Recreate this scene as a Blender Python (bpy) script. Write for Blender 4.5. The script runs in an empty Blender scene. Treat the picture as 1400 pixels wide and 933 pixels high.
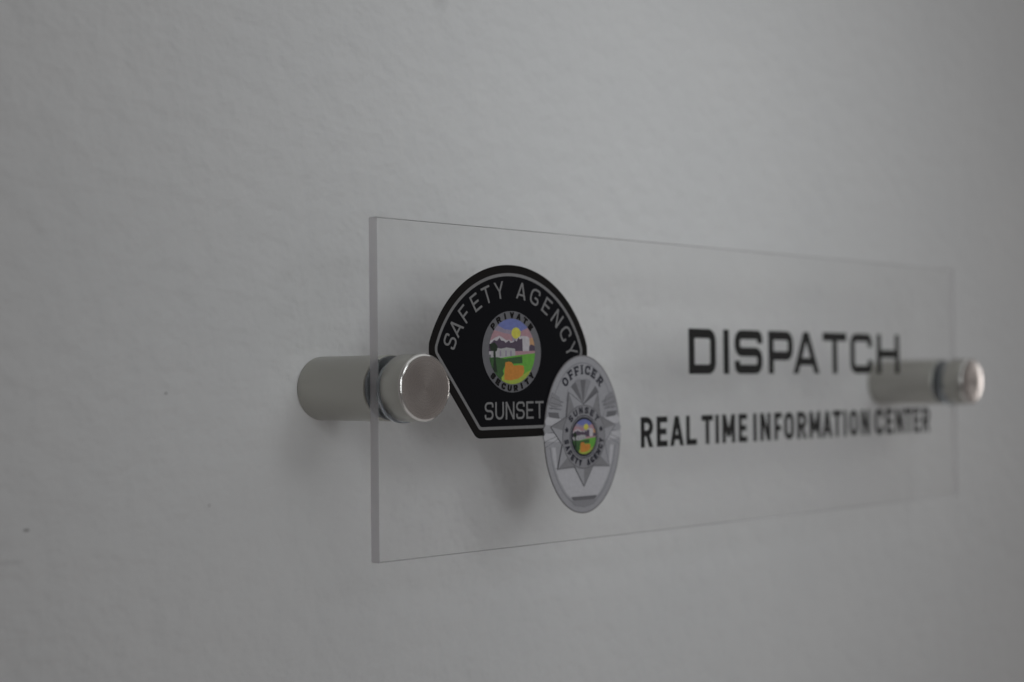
import bpy, bmesh, math, random
from mathutils import Vector, Matrix

sc = bpy.context.scene
MM = 0.001
# ------------------------------------------------------------------ camera
FPX = 2114.13
cam_d = bpy.data.cameras.new("camera")
cam = bpy.data.objects.new("camera", cam_d)
sc.collection.objects.link(cam)
sc.camera = cam
cam_d.sensor_width = 36.0
cam_d.lens = FPX / 1400 * 36.0
cam_d.clip_start = 0.01
cam_d.clip_end = 50
yaw, pitch, roll = 0.7937890, 0.0284756, -0.0101848
fw = Vector((math.sin(yaw) * math.cos(pitch), math.cos(yaw) * math.cos(pitch), math.sin(pitch)))
rt = Vector((math.cos(yaw), -math.sin(yaw), 0))
up = rt.cross(fw)
r2 = rt * math.cos(roll) + up * math.sin(roll)
u2 = -rt * math.sin(roll) + up * math.cos(roll)
m = Matrix((r2, u2, -fw)).transposed().to_4x4()
m.translation = Vector((-0.290369, -0.376030, 0.000856))
cam.matrix_world = m
cam_d.dof.use_dof = True
cam_d.dof.focus_distance = 0.466
cam_d.dof.aperture_fstop = 7.0

# ------------------------------------------------------------------ light and exposure
w = bpy.data.worlds.new("World")
sc.world = w
w.use_nodes = True
bg = w.node_tree.nodes["Background"]
bg.inputs[0].default_value = (0.147, 0.141, 0.138, 1)
bg.inputs[1].default_value = 0.78


def area(name, loc, target, sx, sy, power, color, spread=180):
    d = bpy.data.lights.new(name, 'AREA')
    d.shape = 'RECTANGLE'
    d.size, d.size_y = sx, sy
    d.energy = power
    d.color = color
    d.spread = math.radians(spread)
    o = bpy.data.objects.new(name, d)
    sc.collection.objects.link(o)
    o.location = loc
    o.rotation_euler = (Vector(target) - Vector(loc)).to_track_quat('-Z', 'Y').to_euler()
    return o


def spot(name, loc, target, cone, blend, radius, power, color):
    d = bpy.data.lights.new(name, 'SPOT')
    d.energy = power
    d.color = color
    d.spot_size = math.radians(cone)
    d.spot_blend = blend
    d.shadow_soft_size = radius
    o = bpy.data.objects.new(name, d)
    sc.collection.objects.link(o)
    o.location = loc
    o.rotation_euler = (Vector(target) - Vector(loc)).to_track_quat('-Z', 'Y').to_euler()
    return o


for lx, ly, lz, pw in ((-0.32, -1.00, 0.30, 6.5), (0.24, -1.05, 0.44, 6.5), (-0.05, -1.12, 0.06, 6.5)):
    spot("key_spot", (lx, ly, lz), (0.165, 0, 0.075), 29.5, 1.0, 0.19, pw, (0.94, 0.99, 1.0))  # added spots as key light; narrow cones make the wall dim sideways
area("ceiling_panel", (0.9, -1.0, 1.6), (0.9, -0.3, 0), 3.0, 2.0, 8.5, (0.95, 1.0, 1.0))
area("floor_bounce", (0.8, -1.0, -1.4), (0.8, -0.3, 0), 3.4, 2.4, 5.0, (1.0, 0.98, 0.97))  # added lamp filling shadows from below, in place of an unbuilt floor
area("corridor_light", (2.4, -0.42, 0.0), (0.2, 0, 0.0), 0.10, 0.5, 2.6, (1.0, 0.97, 0.94))

sc.view_settings.view_transform = 'Standard'
sc.view_settings.look = 'None'
sc.view_settings.exposure = 0
sc.view_settings.gamma = 1
sc.view_settings.use_curve_mapping = False
cy = sc.cycles
cy.use_denoising = True
cy.max_bounces = 16
cy.transmission_bounces = 12
cy.transparent_max_bounces = 12
cy.glossy_bounces = 8
cy.caustics_reflective = True
cy.caustics_refractive = True
cy.blur_glossy = 0.3

# ------------------------------------------------------------------ helpers


def link(name, me, parent=None, mats=(), smooth=None):
    o = bpy.data.objects.new(name, me)
    sc.collection.objects.link(o)
    if parent is not None:
        o.parent = parent
    for mt in mats:
        me.materials.append(mt)
    if smooth is not None:
        for p in me.polygons:
            p.use_smooth = True
        me.set_sharp_from_angle(angle=math.radians(smooth))
    return o


def build(name, bm, parent, mats, smooth=None):
    me = bpy.data.meshes.new(name)
    bm.normal_update()
    bm.to_mesh(me)
    bm.free()
    return link(name, me, parent, mats, smooth)


def mat(name, col, rough=0.5, metal=0.0, spec=0.5, **kw):
    mt = bpy.data.materials.new(name)
    mt.use_nodes = True
    b = mt.node_tree.nodes["Principled BSDF"]
    b.inputs["Base Color"].default_value = (*col, 1)
    b.inputs["Roughness"].default_value = rough
    b.inputs["Metallic"].default_value = metal
    b.inputs["Specular IOR Level"].default_value = spec
    for k, v in kw.items():
        b.inputs[k].default_value = v
    return mt


class NT:
    def __init__(self, mt):
        self.t = mt.node_tree
        self.b = self.t.nodes["Principled BSDF"]

    def n(self, kind, **kw):
        nd = self.t.nodes.new(kind)
        for k, v in kw.items():
            if k.startswith("i_"):
                nd.inputs[k[2:].replace("_", " ")].default_value = v
            else:
                setattr(nd, k, v)
        return nd

    def l(self, a, b):
        self.t.links.new(a, b)


def ink(name, col, rough=0.45, grain=0.12):
    """printed vinyl: base colour with a faint ink grain"""
    mt = mat(name, col, rough, spec=0.2)
    N = NT(mt)
    g = N.n("ShaderNodeNewGeometry")
    no = N.n("ShaderNodeTexNoise", i_Scale=900.0, i_Detail=2.0)
    N.l(g.outputs["Position"], no.inputs["Vector"])
    mx = N.n("ShaderNodeMix", data_type='RGBA')
    mx.inputs["A"].default_value = (*[c * (1 - grain) for c in col], 1)
    mx.inputs["B"].default_value = (*[min(1, c * (1 + grain)) for c in col], 1)
    N.l(no.outputs["Fac"], mx.inputs["Factor"])
    N.l(mx.outputs["Result"], N.b.inputs["Base Color"])
    return mt


# ------------------------------------------------------------------ wall
def wall_material():
    mt = mat("painted_plaster", (0.70, 0.70, 0.69), 0.75, spec=0.3)
    N = NT(mt)
    g = N.n("ShaderNodeNewGeometry")
    pos = g.outputs["Position"]
    # faint blotches in the paint
    n1 = N.n("ShaderNodeTexNoise", i_Scale=14.0, i_Detail=5.0, i_Roughness=0.6)
    N.l(pos, n1.inputs["Vector"])
    cr = N.n("ShaderNodeMix", data_type='RGBA')
    cr.inputs["A"].default_value = (0.665, 0.664, 0.674, 1)
    cr.inputs["B"].default_value = (0.735, 0.724, 0.726, 1)
    N.l(n1.outputs["Fac"], cr.inputs["Factor"])
    last = cr.outputs["Result"]
    # small scuffs: (x, z, half width, half height, strength)
    sep = N.n("ShaderNodeSeparateXYZ")
    N.l(pos, sep.inputs[0])
    warp = N.n("ShaderNodeTexNoise", i_Scale=420.0, i_Detail=2.0)
    N.l(pos, warp.inputs["Vector"])
    for (px, pz, hw, hh, s) in SCUFFS:
        def ax(sock, c, h):
            a = N.n("ShaderNodeMath", operation='SUBTRACT')
            N.l(sock, a.inputs[0]); a.inputs[1].default_value = c
            b = N.n("ShaderNodeMath", operation='DIVIDE')
            N.l(a.outputs[0], b.inputs[0]); b.inputs[1].default_value = h
            c2 = N.n("ShaderNodeMath", operation='MULTIPLY')
            N.l(b.outputs[0], c2.inputs[0]); N.l(b.outputs[0], c2.inputs[1])
            return c2.outputs[0]
        ad = N.n("ShaderNodeMath", operation='ADD')
        N.l(ax(sep.outputs["X"], px, hw), ad.inputs[0])
        N.l(ax(sep.outputs["Z"], pz, hh), ad.inputs[1])
        wv = N.n("ShaderNodeMath", operation='MULTIPLY_ADD')
        N.l(warp.outputs["Fac"], wv.inputs[0]); wv.inputs[1].default_value = 1.6
        N.l(ad.outputs[0], wv.inputs[2])
        mr = N.n("ShaderNodeMapRange", interpolation_type='SMOOTHSTEP')
        N.l(wv.outputs[0], mr.inputs[0])
        mr.inputs[1].default_value = 0.8; mr.inputs[2].default_value = 2.0
        mr.inputs[3].default_value = s; mr.inputs[4].default_value = 0.0
        mx = N.n("ShaderNodeMix", data_type='RGBA')
        N.l(mr.outputs[0], mx.inputs["Factor"])
        N.l(last, mx.inputs["A"])
        mx.inputs["B"].default_value = (0.16, 0.15, 0.15, 1)
        last = mx.outputs["Result"]
    N.l(last, N.b.inputs["Base Color"])
    # roller stipple and slow undulation of the plaster
    n2 = N.n("ShaderNodeTexNoise", i_Scale=260.0, i_Detail=4.0, i_Roughness=0.55)
    N.l(pos, n2.inputs["Vector"])
    n3 = N.n("ShaderNodeTexNoise", i_Scale=110.0, i_Detail=2.0, i_Roughness=0.5)
    mp = N.n("ShaderNodeMapping")
    mp.inputs["Scale"].default_value = (1.0, 1.0, 1.15)
    N.l(pos, mp.inputs["Vector"]); N.l(mp.outputs[0], n3.inputs["Vector"])
    b1 = N.n("ShaderNodeBump", i_Strength=0.42, i_Distance=0.003)
    N.l(n3.outputs["Fac"], b1.inputs["Height"])
    b2 = N.n("ShaderNodeBump", i_Strength=0.3, i_Distance=0.0008)
    N.l(n2.outputs["Fac"], b2.inputs["Height"])
    N.l(b1.outputs[0], b2.inputs["Normal"])
    N.l(b2.outputs[0], N.b.inputs["Normal"])
    return mt


SCUFFS = [(-0.0475, -0.0005, 0.0008, 0.0006, 0.35), (-0.0900, -0.0360, 0.0012, 0.0006, 0.55),
          (-0.0330, -0.0330, 0.0008, 0.0008, 0.2), (-0.0960, -0.0440, 0.0060, 0.0009, 0.12),
          (0.058, 0.131, 0.0055, 0.0065, 0.13)]

bm = bmesh.new()
X0, X1, Z0, Z1, NX, NZ = -0.9, 1.9, -0.9, 1.1, 280, 200
random.seed(4)
from mathutils import noise
vs = []
for j in range(NZ + 1):
    for i in range(NX + 1):
        x = X0 + (X1 - X0) * i / NX
        z = Z0 + (Z1 - Z0) * j / NZ
        near = max(0.0, min(1.0, 0.5 + abs(x - 0.17) / 0.4))
        y = 0.0006 * noise.noise(Vector((x * 22, z * 13, 3.1))) + 0.0011 * noise.noise(Vector((x * 6, z * 5, 8.0)))
        # stays behind the standoff seats
        d = min(math.hypot(x - .0084, z), math.hypot(x - .3286, z))
        y *= max(0.0, min(1.0, (d - .02) / .04))
        vs.append(bm.verts.new((x, y, z)))
for j in range(NZ):
    for i in range(NX):
        a = j * (NX + 1) + i
        bm.faces.new((vs[a], vs[a + 1], vs[a + NX + 2], vs[a + NX + 1]))
# body of the wall behind the painted face
bk = [bm.verts.new(c) for c in ((X0, .12, Z0), (X1, .12, Z0), (X1, .12, Z1), (X0, .12, Z1))]
bm.faces.new(bk[::-1])
bot = [vs[i] for i in range(NX + 1)]
top = [vs[NZ * (NX + 1) + i] for i in range(NX + 1)]
lef = [vs[j * (NX + 1)] for j in range(NZ + 1)]
rig = [vs[j * (NX + 1) + NX] for j in range(NZ + 1)]
bm.faces.new(bot[::-1] + [bk[0], bk[1]])
bm.faces.new(top + [bk[2], bk[3]])
bm.faces.new(lef + [bk[3], bk[0]])
bm.faces.new(rig[::-1] + [bk[1], bk[2]])
wall = build("wall", bm, None, [wall_material()], 40)
wall["kind"] = "structure"
wall["label"] = "pale grey painted plaster wall behind the clear sign"

# ------------------------------------------------------------------ sizes (metres)
D = 0.0363512      # wall to front face of the panel
T = 0.0037878      # panel thickness
H = 0.100
W = 0.334936
RS = 0.0098        # standoff radius
XL, XR, ZS = 0.0084, 0.328566, 0.000341
BL = 0.0314        # barrel length

# ------------------------------------------------------------------ the sign
sign = bpy.data.objects.new("acrylic_sign", None)
sc.collection.objects.link(sign)
sign.location = (W / 2, -D + T, -H / 2)
sign["label"] = "clear acrylic sign reading DISPATCH with black patch and silver badge, held off the wall"
sign["category"] = "sign"
OFF = Vector(sign.location)


def acrylic():
    mt = mat("clear_acrylic", (0.985, 0.982, 0.980), 0.0, **{"IOR": 1.2, "Transmission Weight": 1.0})
    return mt


def panel_mesh():
    bm = bmesh.new()
    bmesh.ops.create_cube(bm, size=1)
    for v in bm.verts:
        v.co = Vector(((v.co.x + .5) * W, -D + (v.co.y + .5) * T, v.co.z * H))
    bmesh.ops.bevel(bm, geom=bm.edges[:], offset=0.00022, segments=2, profile=0.5, affect='EDGES')
    me = bpy.data.meshes.new("panel_base")
    bm.to_mesh(me); bm.free()
    base = bpy.data.objects.new("panel_base", me)
    sc.collection.objects.link(base)
    cb = bmesh.new()
    for x in (XL, XR):
        r = bmesh.ops.create_cone(cb, cap_ends=True, segments=40, radius1=.0044, radius2=.0044, depth=.02)
        bmesh.ops.rotate(cb, verts=r['verts'], cent=(0, 0, 0), matrix=Matrix.Rotation(math.pi / 2, 3, 'X'))
        bmesh.ops.translate(cb, verts=r['verts'], vec=(x, -D + T / 2, ZS))
    cm = bpy.data.meshes.new("hole_cutter")
    cb.to_mesh(cm); cb.free()
    cut = bpy.data.objects.new("hole_cutter", cm)
    sc.collection.objects.link(cut)
    md = base.modifiers.new("holes", 'BOOLEAN')
    md.object = cut; md.operation = 'DIFFERENCE'; md.solver = 'EXACT'
    dg = bpy.context.evaluated_depsgraph_get()
    out = bpy.data.meshes.new_from_object(base.evaluated_get(dg))
    out.name = "panel"
    bpy.data.objects.remove(base); bpy.data.objects.remove(cut)
    out.transform(Matrix.Translation(-OFF))
    out.materials.clear()
    return out


panel = link("panel", panel_mesh(), sign, [acrylic(), mat("sawn_acrylic_edge", (0.64, 0.62, 0.64), 0.45, spec=0.4, **{"IOR": 1.2, "Transmission Weight": 0.55}),
                                             mat("polished_acrylic_end", (0.84, 0.82, 0.83), 0.25, spec=0.4, **{"IOR": 1.2, "Transmission Weight": 0.86})])
for p in panel.data.polygons:
    p.use_smooth = False
    c = p.center + OFF
    outer = c.x < .0003 or c.x > W - .0003 or abs(c.z) > H / 2 - .0003
    polished_end = p.normal.x > 0.99
    p.material_index = 1 if outer and abs(p.normal.y) < 0.9 and not polished_end else 2 if polished_end else 0


# ------------------------------------------------------------------ flat print geometry, in mm on the panel face
class Print:
    """collects flat pieces of print; every piece lies a few microns above the one before"""
    def __init__(self, level=0.0):
        self.bm = bmesh.new()
        self.y = level            # mm in front of the panel face
        self.step = 0.004

    def _v(self, p, lift):
        return self.bm.verts.new((p[0] * MM - OFF.x, -D - lift * MM - OFF.y, p[1] * MM - OFF.z))

    def poly(self, pts, mi=0, lift=0.05):
        if len(pts) < 3:
            return
        a = sum(pts[i][0] * pts[(i + 1) % len(pts)][1] - pts[(i + 1) % len(pts)][0] * pts[i][1] for i in range(len(pts)))
        if a < 0:
            pts = pts[::-1]
        yf = self.y + lift
        self.y += self.step
        f = [self._v(p, yf) for p in pts]
        b = [self._v(p, 0.004) for p in pts]
        fs = [self.bm.faces.new(f)]
        for i in range(len(pts)):
            j = (i + 1) % len(pts)
            fs.append(self.bm.faces.new((f[j], f[i], b[i], b[j])))
        for q in fs:
            q.material_index = mi

    def ribbon(self, pts, t, closed=False, mi=0, lift=0.05):
        n = len(pts)
        P = [Vector(p) for p in pts]
        L, R = [], []
        for i in range(n):
            if closed or 0 < i < n - 1:
                a = (P[i] - P[i - 1]).normalized()
                b = (P[(i + 1) % n] - P[i]).normalized()
            elif i == 0:
                a = b = (P[1] - P[0]).normalized()
            else:
                a = b = (P[-1] - P[-2]).normalized()
            na, nb = Vector((-a.y, a.x)), Vector((-b.y, b.x))
            mtr = (na + nb)
            if mtr.length < 1e-6:
                mtr = na
            mtr.normalize()
            k = (t / 2) / max(0.35, mtr.dot(na))
            L.append(P[i] + mtr * k); R.append(P[i] - mtr * k)
        yf = self.y + lift
        self.y += self.step
        lf = [self._v(p, yf) for p in L]; rf = [self._v(p, yf) for p in R]
        lb = [self._v(p, .004) for p in L]; rb = [self._v(p, .004) for p in R]
        rng = range(n) if closed else range(n - 1)
        fs = []
        for i in rng:
            j = (i + 1) % n
            fs.append(self.bm.faces.new((rf[i], rf[j], lf[j], lf[i])))
            fs.append(self.bm.faces.new((lf[i], lf[j], lb[j], lb[i])))
            fs.append(self.bm.faces.new((rf[j], rf[i], rb[i], rb[j])))
        if not closed:
            fs.append(self.bm.faces.new((rf[0], lf[0], lb[0], rb[0])))
            fs.append(self.bm.faces.new((lf[-1], rf[-1], rb[-1], lb[-1])))
        for q in fs:
            q.material_index = mi

    def backing(self, pts, mi):
        """added white face towards the wall, bounces light into the shadow behind the print"""
        a = sum(pts[i][0] * pts[(i + 1) % len(pts)][1] - pts[(i + 1) % len(pts)][0] * pts[i][1] for i in range(len(pts)))
        if a > 0:
            pts = pts[::-1]
        self.bm.faces.new([self._v(p, 0.003) for p in pts]).material_index = mi

    def done(self, name, parent, mats):
        return build(name, self.bm, parent, mats)


def rounded(pts, r, closed=False, n=6):
    P = [Vector(p) for p in pts]
    out = []
    N = len(P)
    for i in range(N):
        if not closed and i in (0, N - 1):
            out.append(P[i]); continue
        a, b, c = P[i - 1], P[i], P[(i + 1) % N]
        d1, d2 = (a - b), (c - b)
        rr = min(r, d1.length * .499, d2.length * .499)
        u, v = d1.normalized(), d2.normalized()
        for k in range(n + 1):
            s = k / n
            # quadratic-to-circular blend
            p1, p2 = b + u * rr, b + v * rr
            q = (1 - s) ** 2 * p1 + 2 * s * (1 - s) * (b * .82 + (p1 + p2) * .09) + s * s * p2
            out.append(q)
    return out


def glyph(ch, w, h, t, r, tv=None, serif=0.0):
    """strokes of one capital: ('r', points, closed) ribbons and ('p', polygon) pieces; t = stem width, r = corner radius"""
    s = t / 2
    L, R, B, Tt, M, C = s, w - s, s, h - s, h / 2, w / 2
    o = []

    def rect(x0, y0, x1, y1):
        o.append(('p', [(x0, y0), (x1, y0), (x1, y1), (x0, y1)]))

    def rb(pts, closed=False):
        o.append(('r', rounded(pts, r, closed), closed))

    k = t * 1.05
    if ch == 'I': rect(C - s, 0, C + s, h)
    elif ch == 'L': rect(0, 0, t, h); rect(0, 0, w, t)
    elif ch == 'T': rect(C - s, 0, C + s, h); rect(0, h - t, w, h)
    elif ch == 'H': rect(0, 0, t, h); rect(w - t, 0, w, h); rect(t * .5, M - s, w - t * .5, M + s)
    elif ch == 'E': rect(0, 0, t, h); rect(0, 0, w, t); rect(0, h - t, w, h); rect(0, M - s, w * .9, M + s)
    elif ch == 'F': rect(0, 0, t, h); rect(0, h - t, w, h); rect(0, M - s * .6 - s, w * .88, M - s * .6 + s)
    elif ch == 'A':
        o.append(('p', [(0, 0), (k, 0), (C + k / 2, h), (C - k / 2, h)]))
        o.append(('p', [(w - k, 0), (w, 0), (C + k / 2, h), (C - k / 2, h)]))
        rect(w * .2, h * .2, w * .8, h * .2 + t * .9)
    elif ch == 'V':
        o.append(('p', [(0, h), (k, h), (C + k / 2, 0), (C - k / 2, 0)]))
        o.append(('p', [(w - k, h), (w, h), (C + k / 2, 0), (C - k / 2, 0)]))
    elif ch == 'Y':
        o.append(('p', [(0, h), (k, h), (C + s, h * .42), (C - s, h * .42)]))
        o.append(('p', [(w - k, h), (w, h), (C + s, h * .42), (C - s, h * .42)]))
        rect(C - s, 0, C + s, h * .46)
    elif ch == 'N':
        rect(0, 0, t, h); rect(w - t, 0, w, h)
        o.append(('p', [(0, h), (k, h), (w, 0), (w - k, 0)]))
    elif ch == 'M':
        rect(0, 0, t, h); rect(w - t, 0, w, h)
        o.append(('p', [(0, h), (k, h), (C + k / 2, h * .22), (C - k / 2, h * .22)]))
        o.append(('p', [(w - k, h), (w, h), (C + k / 2, h * .22), (C - k / 2, h * .22)]))
    elif ch in 'PR':
        rect(0, 0, t, h)
        m0 = h * (.42 if ch == 'P' else .46)
        rb([(s, Tt), (R, Tt), (R, m0), (s, m0)])
        if ch == 'R':
            o.append(('p', [(w - k, 0), (w, 0), (C + k * .5, m0), (C - k * .4, m0)]))
    elif ch == 'D':
        rect(0, 0, t, h)
        rb([(s, Tt), (R, Tt), (R, B), (s, B)])
    elif ch == 'S': rb([(R, h * .70), (R, Tt), (L, Tt), (L, M), (R, M), (R, B), (L, B), (L, h * .30)])
    elif ch == 'C': rb([(R, h * .66), (R, Tt), (L, Tt), (L, B), (R, B), (R, h * .34)])
    elif ch == 'G': rb([(R, h * .70), (R, Tt), (L, Tt), (L, B), (R, B), (R, M - s), (C, M - s)])
    elif ch == 'O': rb([(R, Tt), (L, Tt), (L, B), (R, B)], True)
    elif ch == 'U': rb([(L, h), (L, B), (R, B), (R, h)])
    if serif and ch in 'FIR':
        q = t * .45
        cx = C if ch == 'I' else s
        rect(cx - t, 0, cx + t, q)
        rect(cx - t, h - q, cx + t, h)
        if ch == 'R': rect(w - k * 1.2, 0, w + k * .4, q)
    if serif and ch in 'FE':
        rect(w - t * .35, h - t * 1.5, w, h)
    if serif and ch == 'E':
        rect(-s, 0, t * 1.5, t * .45); rect(-s, h - t * .45, t * 1.5, h); rect(w - t * .35, 0, w, t * 1.5)
    if serif and ch == 'C':
        rect(R - s * .4, h * .62, R + s, h)
    return o


def letter_into(pr, ch, w, h, t, r, fn, mi=0, serif=0.0, lift=0.05):
    """fn maps glyph coordinates (0..w, 0..h) to mm on the panel"""
    for g in glyph(ch, w, h, t, r, serif=serif):
        if g[0] == 'p':
            pr.poly([fn(p) for p in g[1]], mi, lift)
        else:
            pr.ribbon([fn(p) for p in g[1]], t, g[2], mi, lift)


def arc_fn(cx, cz, rad, ang, w, h, inward=False):
    """place a letter of size w x h centred at radius rad and angle ang, upright to the arc (inward: reads along the bottom)"""
    a = math.radians(ang)
    ux = Vector((math.sin(a), -math.cos(a))); uz = Vector((math.cos(a), math.sin(a)))
    if inward:
        ux, uz = -ux, -uz
    c = Vector((cx, cz)) + Vector((math.cos(a), math.sin(a))) * rad
    return lambda p: tuple(c + ux * (p[0] - w / 2) + uz * (p[1] - h / 2))


def ell(cx, cz, a, b, n=72, a0=0, a1=360):
    full = abs(a1 - a0) >= 360
    return [(cx + a * math.cos(math.radians(a0 + (a1 - a0) * i / (n if full else n - 1))),
             cz + b * math.sin(math.radians(a0 + (a1 - a0) * i / (n if full else n - 1)))) for i in range(n)]


def clip_convex(poly, clip):
    """Sutherland-Hodgman against a counter-clockwise convex outline"""
    out = [Vector(p) for p in poly]
    n = len(clip)
    for i in range(n):
        A, B = Vector(clip[i]), Vector(clip[(i + 1) % n])
        e = B - A
        inside = lambda p: e.x * (p.y - A.y) - e.y * (p.x - A.x) >= -1e-9
        inp, out = out, []
        for j in range(len(inp)):
            P, Q = inp[j - 1], inp[j]
            ip, iq = inside(P), inside(Q)
            if ip != iq:
                d = Q - P
                tt = (e.y * (P.x - A.x) - e.x * (P.y - A.y)) / (e.x * d.y - e.y * d.x)
                out.append(P + d * tt)
            if iq:
                out.append(Q)
        if not out:
            return []
    return [tuple(p) for p in out]


# ---- inks
K_TEXT = ink("black_ink", (0.013, 0.0125, 0.0125), 0.55)
K_EDGE = ink("patch_edge_ink", (0.011, 0.0095, 0.0095), 0.6)
K_FIELD = ink("patch_field_ink", (0.0055, 0.0055, 0.0075), 0.6)
G_LINE = ink("patch_grey_ink", (0.21, 0.205, 0.21), 0.5)
G_SEAL = ink("seal_ring_ink", (0.15, 0.147, 0.16), 0.5)
PIC = [ink("print_" + n, tuple(v * 0.8 for v in c), 0.5, .2) for n, c in (
    ("blue", (0.20, 0.23, 0.52)), ("pink", (0.50, 0.30, 0.34)), ("mauve", (0.36, 0.31, 0.40)),
    ("yellow", (0.74, 0.68, 0.12)), ("snow", (0.62, 0.58, 0.62)), ("purple", (0.115, 0.085, 0.125)),
    ("white", (0.50, 0.49, 0.50)), ("green", (0.17, 0.46, 0.075)), ("dark_green", (0.065, 0.14, 0.055)),
    ("orange", (0.68, 0.28, 0.06)), ("lime", (0.42, 0.52, 0.09)), ("peach", (0.62, 0.36, 0.20)),
    ("bark", (0.03, 0.045, 0.03)))]
BLUE, PINK, MAUVE, YEL, SNOW, PURP, WHITE, GREEN, DGREEN, ORANGE, LIME, PEACH, BARK = range(13)


def landscape(pr, cx, cz, rad, n=48):
    clip = ell(cx, cz, rad, rad, n)

    def px(pts):
        return [(cx + (x - 400) / 210 * rad, cz + (470 - y) / 290 * rad) for x, y in pts]

    def add(pts, mi):
        q = clip_convex(px(pts), clip)
        pr.poly(q, mi)
    random.seed(2)
    add([(150, 140), (650, 140), (650, 300), (540, 270), (480, 290), (330, 275), (250, 290), (150, 280)], BLUE)
    add([(150, 250), (270, 240), (330, 275), (480, 288), (650, 280), (650, 400), (150, 400)], MAUVE)
    add([(150, 300), (240, 285), (330, 310), (400, 320), (400, 400), (150, 400)], PINK)
    add([(480, 290), (560, 250), (650, 300), (650, 400), (480, 400)], PINK)
    pr.poly([p for p in ell(*px([(436, 307)])[0], rad * .20, rad * .175, 20)], YEL)
    add([(150, 400), (210, 375), (245, 352), (285, 333), (318, 352), (345, 372), (372, 368), (395, 382), (428, 372),
         (462, 340), (500, 330), (540, 335), (580, 365), (650, 380), (650, 500), (150, 500)], SNOW)
    add([(560, 350), (600, 345), (640, 400), (640, 425), (562, 418)], PEACH)
    add([(150, 420), (205, 405), (235, 372), (262, 380), (285, 350), (300, 375), (325, 378), (340, 396), (370, 372), (385, 395),
         (410, 388), (425, 368), (440, 382), (456, 345), (470, 362), (494, 352), (496, 480), (150, 470)], PURP)
    add([(558, 420), (575, 405), (600, 415), (640, 430), (640, 470), (555, 470)], PURP)
    add([(420, 468), (650, 462), (650, 510), (420, 510)], PINK)
    add([(210, 462), (255, 440), (300, 448), (345, 436), (425, 446), (428, 530), (205, 530)], WHITE)
    for x in (285, 335, 380):
        add([(x, 462), (x + 14, 462), (x + 14, 515), (x, 515)], MAUVE)
    add([(150, 525), (300, 528), (420, 508), (650, 478), (650, 800), (150, 800)], GREEN)
    add([(150, 530), (260, 522), (330, 535), (490, 512), (492, 575), (400, 580), (335, 590), (310, 640), (330, 700), (280, 760), (150, 700)], DGREEN)
    add([(300, 700), (330, 660), (470, 690), (560, 640), (640, 600), (600, 800), (300, 800)], LIME)
    add([(335, 568), (362, 560), (392, 566), (412, 597), (460, 590), (502, 598), (508, 650), (492, 684), (450, 712), (385, 728), (325, 722), (326, 650)], ORANGE)
    add([(228, 440), (246, 440), (250, 560), (262, 660), (222, 640), (230, 560)], BARK)
    add([(195, 410), (240, 392), (268, 430), (258, 470), (205, 468)], BARK)


for k_ in (K_EDGE, K_FIELD):
    k_.node_tree.nodes["Principled BSDF"].inputs["Specular IOR Level"].default_value = 0.07

# ------------------------------------------------------------------ shoulder patch print
PC = (55.0, 1.2)


def patch_outline(inset):
    r = 37.3 - inset
    pts = []
    a0 = math.degrees(math.asin((13.6 - 1.2) / 37.3))
    for i in range(61):
        a = math.radians(a0 + (180 - 2 * a0) * i / 60)
        pts.append((PC[0] + r * math.cos(a), PC[1] + r * math.sin(a)))
    # straight lower sides, offset inward by the inset
    lo = [(19.6, 9.9), (39.2, -15.5)]
    d = Vector((lo[1][0] - lo[0][0], lo[1][1] - lo[0][1])).normalized()
    nrm = Vector((-d.y, d.x))
    if nrm.x < 0:
        nrm = -nrm
    zb = -15.5 + inset
    p0 = Vector(lo[0]) + nrm * inset

    def at_x(x): return (x, p0.y + d.y / d.x * (x - p0.x))
    def at_z(z): return (p0.x + d.x / d.y * (z - p0.y), z)
    left = [at_x(19.6 + inset), at_z(zb)]
    right = [(110 - x, z) for x, z in left][::-1]
    full = pts + left + right
    # soften the lower corners
    n = len(pts)
    body = rounded([pts[-1]] + left + right + [pts[0]], max(0.4, 1.6 - inset * .3), False, 5)
    return pts[:-1] + [tuple(p) for p in body[:-1]]


pr = Print()
pr.poly(patch_outline(0), 0, 0.03)
pr.backing(patch_outline(0.05), 1)
BOUNCE_WHITE = mat("white_bounce_backing", (0.75, 0.75, 0.75), 0.6)  # white added behind the prints to lift their shadow on the wall
patch = pr.done("patch_emblem", sign, [K_EDGE, BOUNCE_WHITE])
patch["label"] = "black shoulder patch print reading SAFETY AGENCY SUNSET"
pr = Print(0.02)
pr.ribbon(patch_outline(3.05), 0.95, True, 0, 0.03)
pr.done("border_line", patch, [G_LINE])
pr = Print(0.01)
pr.poly(patch_outline(3.4), 0, 0.03)
pr.done("patch_field", patch, [K_FIELD])

for word in ((("S", 154), ("A", 144.5), ("F", 133.5), ("E", 122), ("T", 111.5), ("Y", 100.5)),
             (("A", 81.3), ("G", 69), ("E", 57), ("N", 45.2), ("C", 33.3), ("Y", 21.8))):
    for ch, a in word:
        pr = Print(0.05)
        wd = {"S": 3.7, "A": 4.3, "F": 3.3, "E": 3.4, "T": 3.9, "Y": 4.2, "G": 4.2, "N": 3.9, "C": 4.0}[ch]
        letter_into(pr, ch, wd, 5.3, 0.68, 1.75, arc_fn(55, 1.2, 29.6, a, wd, 5.3))
        pr.done("letter", patch, [G_LINE])
x = 42.7
for ch, wd in zip("SUNSET", (3.8, 3.8, 3.9, 3.8, 3.3, 3.9)):
    pr = Print(0.05)
    letter_into(pr, ch, wd, 5.5, 0.66, 1.8, lambda p, x=x: (x + p[0], -9.85 + p[1]))
    pr.done("letter", patch, [G_LINE])
    x += wd + 0.78

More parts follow.
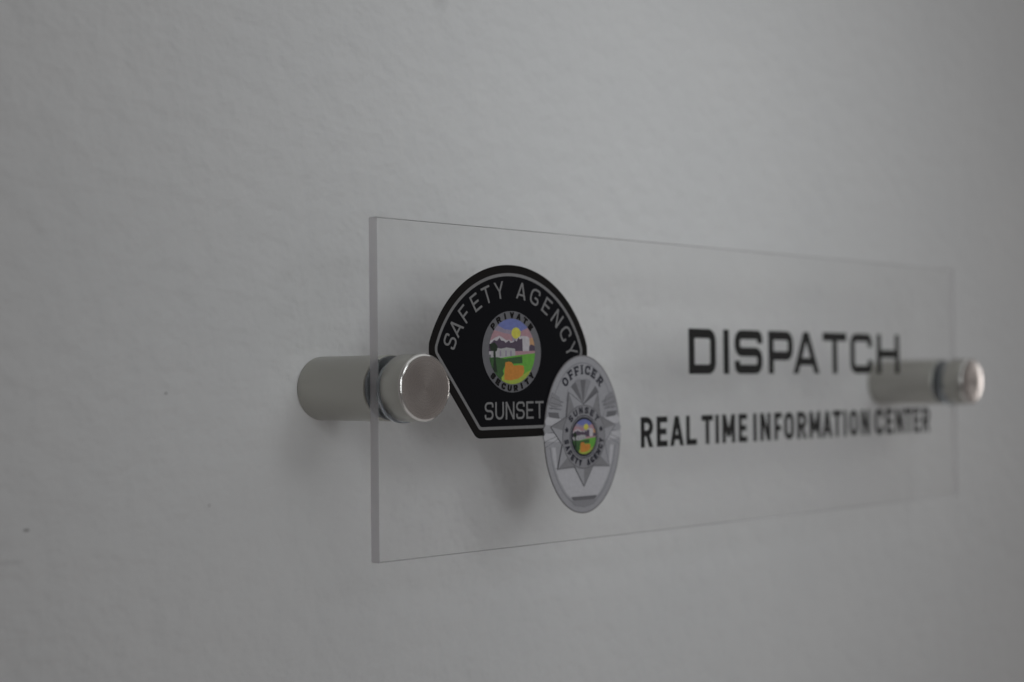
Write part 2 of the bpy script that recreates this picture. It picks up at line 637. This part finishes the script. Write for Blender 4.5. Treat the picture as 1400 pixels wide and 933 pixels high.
SC = (55.0, 11.3)
pr = Print(0.06)
pr.poly(ell(*SC, 13.1, 12.75, 72), 0, 0.03)
pr.done("seal_ring", patch, [G_SEAL])
pr = Print(0.08)
landscape(pr, SC[0], SC[1] + .1, 10.25)
pr.done("seal_picture", patch, PIC)
pr = Print(0.20)
for i, ch in enumerate("PRIVATE"):
    letter_into(pr, ch, 1.75, 1.9, .50, .6, arc_fn(*SC, 11.45, 90 - (i - 3) * 15.5, 1.75, 1.9))
for i, ch in enumerate("SECURITY"):
    letter_into(pr, ch, 1.65, 1.9, .48, .6, arc_fn(*SC, 11.45, 270 + (i - 3.5) * 13.8, 1.65, 1.9, True))
pr.done("seal_lettering", patch, [K_EDGE])

# ------------------------------------------------------------------ officer badge print
BC = (87.6, -15.45)
S_RIM = ink("badge_rim_ink", (0.20, 0.19, 0.20), 0.5)
S_BASE = ink("badge_silver_ink", (0.345, 0.34, 0.365), 0.45)
S_MID = ink("badge_mid_ink", (0.26, 0.255, 0.275), 0.45)
S_LIGHT = ink("badge_light_ink", (0.49, 0.48, 0.51), 0.4)
S_DARK = ink("badge_dark_ink", (0.15, 0.147, 0.16), 0.5)
S_NAVY = ink("badge_navy_ink", (0.024, 0.024, 0.036), 0.5)

pr = Print(0.22)
pr.poly(ell(*BC, 18.6, 25.9, 96), 0, 0.03)
pr.backing(ell(*BC, 18.5, 25.8, 96), 1)
badge = pr.done("badge_emblem", sign, [S_RIM, BOUNCE_WHITE])
badge["label"] = "oval silver officer badge print overlapping the black patch"

pr = Print(0.23)
pr.poly(ell(*BC, 18.15, 25.45, 96), 0, 0.03)
pr.poly(ell(*BC, 16.4, 23.6, 80), 1, 0.03)
pr.poly(ell(*BC, 15.9, 23.1, 80), 2, 0.03)
# pale plates left and right of the lowest star point
inner = ell(*BC, 15.4, 22.4, 60)
for sgn in (-1, 1):
    q = [(87.6 + sgn * a, b) for a, b in ((0, -33.4), (0, -36.0), (6.6, -36.0), (13.2, -26.9), (15.6, -18.0), (12.4, -17.0), (11.6, -26.6), (4.6, -26.4))]
    if sgn < 0:
        q = q[::-1]
    q2 = clip_convex([(87.6 + sgn * a, b) for a, b in ((0, -36.1), (7, -36.1), (14, -27.0), (14, -26.4), (0, -26.4))], inner)
    pr.poly(q2, 3, 0.03)
    q3 = clip_convex([(87.6 + sgn * a, b) for a, b in ((15.9, -26.0), (12.6, -26.0), (13.6, -17.2), (16.5, -17.2))], inner)
    pr.poly(q3, 3, 0.03)
pr.done("badge_body", badge, [S_BASE, S_MID, S_BASE, S_LIGHT])

# fan of feathers under the word OFFICER
pr = Print(0.28)
fc = (87.7, -5.6)
for i in range(9):
    a0, a1 = 8 + i * 18.2, 8 + (i + 1) * 18.2
    am = (a0 + a1) / 2
    ro = 8.2 + .45 * (i % 2)
    pts = [fc] + [(fc[0] + ro * math.cos(math.radians(a)), fc[1] + ro * .98 * math.sin(math.radians(a))) for a in (a0, am - 4, am, am + 4, a1)]
    pr.poly(pts, (0, 2, 1, 0, 3, 0, 2, 1, 0)[i], 0.03)
    pr.ribbon([(fc[0] + 2 * math.cos(math.radians(a1)), fc[1] + 2 * math.sin(math.radians(a1))),
               (fc[0] + 8 * math.cos(math.radians(a1)), fc[1] + 8 * math.sin(math.radians(a1)))], .16, False, 2, .03)
pr.done("feather_fan", badge, [S_MID, S_BASE, S_DARK, S_DARK])

# side wings, a touch wider than the oval
pr = Print(0.34)
for sgn in (-1, 1):
    for i, (z0, z1, xo, mi) in enumerate(((-7.2, -9.6, 17.4, 1), (-9.4, -12.2, 18.3, 0), (-12.0, -14.8, 18.9, 1), (-14.6, -17.4, 19.0, 0), (-17.2, -19.2, 18.6, 1))):
        pr.poly([(87.6 + sgn * a, b) for a, b in ((8.5, -12 - i * .8), (11, z0 - .6), (xo - 1.0, z0), (xo, (z0 + z1) / 2), (xo - .5, z1), (11, z1 - .2))], mi, 0.03)
        pr.ribbon([(87.6 + sgn * 10, -12.5 - i * .8), (87.6 + sgn * (xo - .6), z1)], .17, False, 2, .03)
pr.done("side_wing", badge, [S_LIGHT, S_BASE, S_DARK])

# engraved shade between the fan and the wings
pr = Print(0.40)
for sgn in (-1, 1):
    pr.poly([(87.6 + sgn * a, b) for a, b in ((14.6, -1.6), (16.6, -5.4), (13.0, -6.6), (10.4, -6.2), (11.4, -3.2))], 0, 0.03)
    pr.poly([(87.6 + sgn * a, b) for a, b in ((12.0, -8.2), (16.8, -8.0), (16.2, -9.6), (11.4, -10.2))], 1, 0.03)
    for k in range(3):
        pr.ribbon([(87.6 + sgn * (9.4 + k * .6), -5.0 - k * 1.1), (87.6 + sgn * (15.2 + k * .5), -3.2 - k * 1.7)], .2, False, 1, 0.03)
pr.done("engraved_scroll", badge, [S_MID, S_DARK])

# seven-pointed star: each point is two facets
STC = (87.65, -16.3)
pr = Print(0.44)
for i in range(7):
    a = 270 + i * 360 / 7
    tip = (STC[0] + 16.2 * math.cos(math.radians(a)), STC[1] + 16.2 * math.sin(math.radians(a)))
    for s_, mi in ((-1, 0), (1, 1)):
        b = a + s_ * 180 / 7
        nt = (STC[0] + 10.6 * math.cos(math.radians(b)), STC[1] + 10.6 * math.sin(math.radians(b)))
        pr.poly([STC, nt, tip], mi if i % 2 else 1 - mi, 0.03)
        pr.ribbon([nt, tip], .26, False, 2, .03)
pr.done("star", badge, [ink("badge_facet_ink", (0.23, 0.225, 0.24), 0.45), S_BASE, S_DARK])

pr = Print(0.56)
pr.poly(ell(*STC, 10.5, 10.5, 64), 0, 0.03)
pr.ribbon(ell(*STC, 10.3, 10.3, 64), .3, True, 1, 0.03)
pr.poly(ell(*STC, 6.9, 7.1, 48), 2, 0.03)
pr.ribbon(ell(*STC, 6.45, 6.65, 48), .3, True, 0, 0.03)
pr.done("centre_ring", badge, [S_MID, S_DARK, S_NAVY])
pr = Print(0.62)
landscape(pr, STC[0], STC[1], 5.7, 36)
pr.done("badge_picture", badge, PIC)
pr = Print(0.62)
for i, ch in enumerate("SUNSET"):
    letter_into(pr, ch, 1.7, 2.1, .48, .55, arc_fn(*STC, 8.7, 90 - (i - 2.5) * 18.5, 1.7, 2.1))
for i, ch in enumerate("SAFETY AGENCY"):
    if ch != " ":
        letter_into(pr, ch, 1.45, 2.0, .46, .5, arc_fn(*STC, 8.6, 270 + (i - 6) * 13.4, 1.45, 2.0, True))
for a in (164, 16):
    c = (STC[0] + 8.7 * math.cos(math.radians(a)), STC[1] + 8.7 * math.sin(math.radians(a)))
    pr.poly([(c[0] + (.85 if k % 2 == 0 else .4) * math.cos(math.radians(90 + 36 * k)), c[1] + (.85 if k % 2 == 0 else .4) * math.sin(math.radians(90 + 36 * k))) for k in range(10)], 0)
pr.done("ring_lettering", badge, [S_NAVY])

for i, ch in enumerate("OFFICER"):
    pr = Print(0.36)
    wd = {"O": 2.5, "F": 2.0, "I": 1.2, "C": 2.4, "E": 2.0, "R": 2.4}[ch]
    a = (139.5, 121.5, 105.5, 92.5, 78.5, 61.5, 42)[i]
    letter_into(pr, ch, wd, 3.0, .62, 1.2, arc_fn(87.8, -5.6, 11.3, a, wd, 3.0), 0, 1.0)
    pr.done("letter", badge, [S_NAVY])
pr = Print(0.36)
pr.poly([(81.6, -35.7), (93.9, -35.7), (93.4, -36.5), (92.4, -36.9), (83.0, -36.9), (82.0, -36.5)], 0, 0.03)
pr.poly([(81.0, -36.9), (94.4, -36.9), (92.2, -38.6), (87.6, -39.4), (83.2, -38.6)], 1, 0.03)
pr.done("number_plate", badge, [S_DARK, S_MID])

# ------------------------------------------------------------------ the two lines of lettering
for ch, x0, x1 in (("D", 144.3, 160.2), ("I", 164.4, 168.4), ("S", 171.5, 189.0), ("P", 192.8, 209.0), ("A", 209.0, 227.0),
                   ("T", 229.6, 246.6), ("C", 249.4, 265.8), ("H", 269.4, 287.0)):
    pr = Print(0.0)
    letter_into(pr, ch, x1 - x0, 16.2, 3.4 if ch in "DISP" else 3.25, 2.6, lambda p: (x0 + p[0], 4.1 + p[1]))
    pr.done("letter", sign, [K_TEXT])
spans = (("R", 117.3, 124.0), ("E", 126.0, 132.0), ("A", 133.4, 141.2), ("L", 142.6, 148.8),
         ("T", 151.2, 158.2), ("I", 159.6, 162.0), ("M", 164.0, 172.2), ("E", 174.4, 180.0),
         ("I", 184.4, 186.8), ("N", 189.2, 196.4), ("F", 199.0, 204.4), ("O", 206.0, 213.0), ("R", 215.4, 222.4), ("M", 224.4, 232.8),
         ("A", 234.0, 241.8), ("T", 242.2, 249.0), ("I", 250.6, 253.0), ("O", 255.2, 262.2), ("N", 264.6, 271.6),
         ("C", 275.6, 282.2), ("E", 284.4, 289.6), ("N", 291.6, 298.2), ("T", 299.0, 305.2), ("E", 306.2, 311.4), ("R", 313.2, 319.6))
for k, (ch, x0, x1) in enumerate(spans):
    a0, a1, b0, b1 = ((117.3, 148.8, 117.3, 148.4), (151.2, 180.0, 151.2, 178.6), (184.4, 271.6, 182.4, 263.0),
                      (275.6, 319.6, 266.8, 311.3))[0 if k < 4 else 1 if k < 8 else 2 if k < 19 else 3]
    x0, x1 = (b0 + (v - a0) * (b1 - b0) / (a1 - a0) for v in (x0, x1))
    pr = Print(0.0)
    letter_into(pr, ch, x1 - x0, 10.4, 2.05, 2.6, lambda p: (x0 + p[0], -21.0 + p[1]))
    pr.done("letter", sign, [K_TEXT])

# ------------------------------------------------------------------ standoffs


def brushed(name, col, rough, axis_rings, aniso):
    mt = mat(name, col, rough, 1.0)
    N = NT(mt)
    tc = N.n("ShaderNodeTexCoord")
    sep = N.n("ShaderNodeSeparateXYZ")
    N.l(tc.outputs["Object"], sep.inputs[0])
    if axis_rings:     # turned rings: depend on the distance from the axis
        x2 = N.n("ShaderNodeMath", operation='MULTIPLY'); N.l(sep.outputs["X"], x2.inputs[0]); N.l(sep.outputs["X"], x2.inputs[1])
        z2 = N.n("ShaderNodeMath", operation='MULTIPLY_ADD'); N.l(sep.outputs["Z"], z2.inputs[0]); N.l(sep.outputs["Z"], z2.inputs[1]); N.l(x2.outputs[0], z2.inputs[2])
        rr = N.n("ShaderNodeMath", operation='SQRT'); N.l(z2.outputs[0], rr.inputs[0])
        src = rr.outputs[0]
        scale = 5200.0
    else:              # fine rings round the barrel: depend on the distance along it
        src = sep.outputs["Y"]
        scale = 6500.0
    no = N.n("ShaderNodeTexNoise", noise_dimensions='1D', i_Scale=scale, i_Detail=2.0)
    N.l(src, no.inputs["W"])
    mr = N.n("ShaderNodeMapRange")
    N.l(no.outputs["Fac"], mr.inputs[0])
    mr.inputs[3].default_value = rough - .07; mr.inputs[4].default_value = rough + .07
    N.l(mr.outputs[0], N.b.inputs["Roughness"])
    bp = N.n("ShaderNodeBump", i_Strength=0.10, i_Distance=0.00003)
    N.l(no.outputs["Fac"], bp.inputs["Height"])
    N.l(bp.outputs[0], N.b.inputs["Normal"])
    N.b.inputs["Anisotropic"].default_value = aniso
    tg = N.n("ShaderNodeTangent", direction_type='RADIAL', axis='Y')
    N.l(tg.outputs[0], N.b.inputs["Tangent"])
    return mt


STEEL_SIDE = brushed("brushed_steel_side", (0.455, 0.445, 0.41), 0.32, False, 0.5)  # base colour darkened in place of a dark reflection from the camera side
STEEL_FACE = brushed("turned_steel_face", (0.62, 0.565, 0.54), 0.27, True, 0.5)
STEEL_EDGE = mat("polished_steel_edge", (0.80, 0.78, 0.76), 0.09, 1.0)
CLEAR = mat("clear_washer_plastic", (0.84, 0.88, 0.93), 0.18, **{"IOR": 1.45, "Transmission Weight": 0.92})
ZINC = mat("zinc_stud", (0.45, 0.45, 0.44), 0.4, 1.0)


def lathe(profile, seg=96, mats=None):
    """profile: list of (y, r); revolved about the y axis; mats[i] = material index of band i"""
    bm = bmesh.new()
    rings = []
    for (y, r) in profile:
        if r < 1e-9:
            rings.append([bm.verts.new((0, y, 0))])
        else:
            rings.append([bm.verts.new((r * math.cos(2 * math.pi * k / seg), y, r * math.sin(2 * math.pi * k / seg))) for k in range(seg)])
    for i in range(len(rings) - 1):
        A, B = rings[i], rings[i + 1]
        for k in range(seg):
            j = (k + 1) % seg
            if len(A) == 1 and len(B) == 1: continue
            if len(A) == 1: f = bm.faces.new((A[0], B[j], B[k]))
            elif len(B) == 1: f = bm.faces.new((A[k], A[j], B[0]))
            else: f = bm.faces.new((A[k], A[j], B[j], B[k]))
            if mats: f.material_index = mats[i]
    bmesh.ops.recalc_face_normals(bm, faces=bm.faces[:])
    return bm


def standoff():
    root = bpy.data.objects.new("wall_standoff", None)
    sc.collection.objects.link(root)
    r = RS
    build("barrel", lathe([(0, 0), (0, r - .0003), (-.0003, r), (-BL + .0003, r), (-BL, r - .0003), (-BL, 0)], 96, None), root, [STEEL_SIDE], 35)
    y0, y1 = -BL - .00005, -(D - T) + .00005
    build("washer", lathe([(y0, .0036), (y0, .0093), (y0 - .0002, .0095), (y1 + .0002, .0095), (y1, .0093), (y1, .0036), (y0, .0036)], 72), root, [CLEAR], 35)
    y2, y3 = -D - .0001, -D - .00185
    wf = build("washer", lathe([(y2, .0036), (y2, .0093), (y2 - .0003, .0096), (y3 + .0003, .0096), (y3, .0093), (y3, .0036), (y2, .0036)], 72), root, [CLEAR], 35)
    wf.location = (0.0, 0, -.0007)
    build("stud", lathe([(-BL + .003, 0), (-BL + .003, .0034), (-D - .005, .0034), (-D - .005, 0)], 32), root, [ZINC], 35)
    yc, yf = -D - .0020, -D - .01094
    prof = [(yc, 0), (yc, r - .0003), (yc - .0003, r), (yf + .0007, r), (yf + .00035, r - .00012), (yf + .00012, r - .00035), (yf, r - .0007), (yf, r * .5), (yf, 0)]
    build("cap", lathe(prof, 128, [0, 0, 0, 1, 1, 1, 2, 2]), root, [STEEL_SIDE, STEEL_EDGE, STEEL_FACE], 50)
    return root


s0 = standoff()
s0.location = (XL, 0, ZS)
s0["label"] = "brushed steel standoff at the sign end beside the black patch"
s0["category"] = "standoff"
s0["group"] = "standoffs holding the sign"
s1 = s0.copy()
sc.collection.objects.link(s1)
s1.location = (XR, 0, ZS)
s1["label"] = "brushed steel standoff behind the last letter of DISPATCH"
for ch in list(s0.children):
    c = ch.copy()
    sc.collection.objects.link(c)
    c.parent = s1
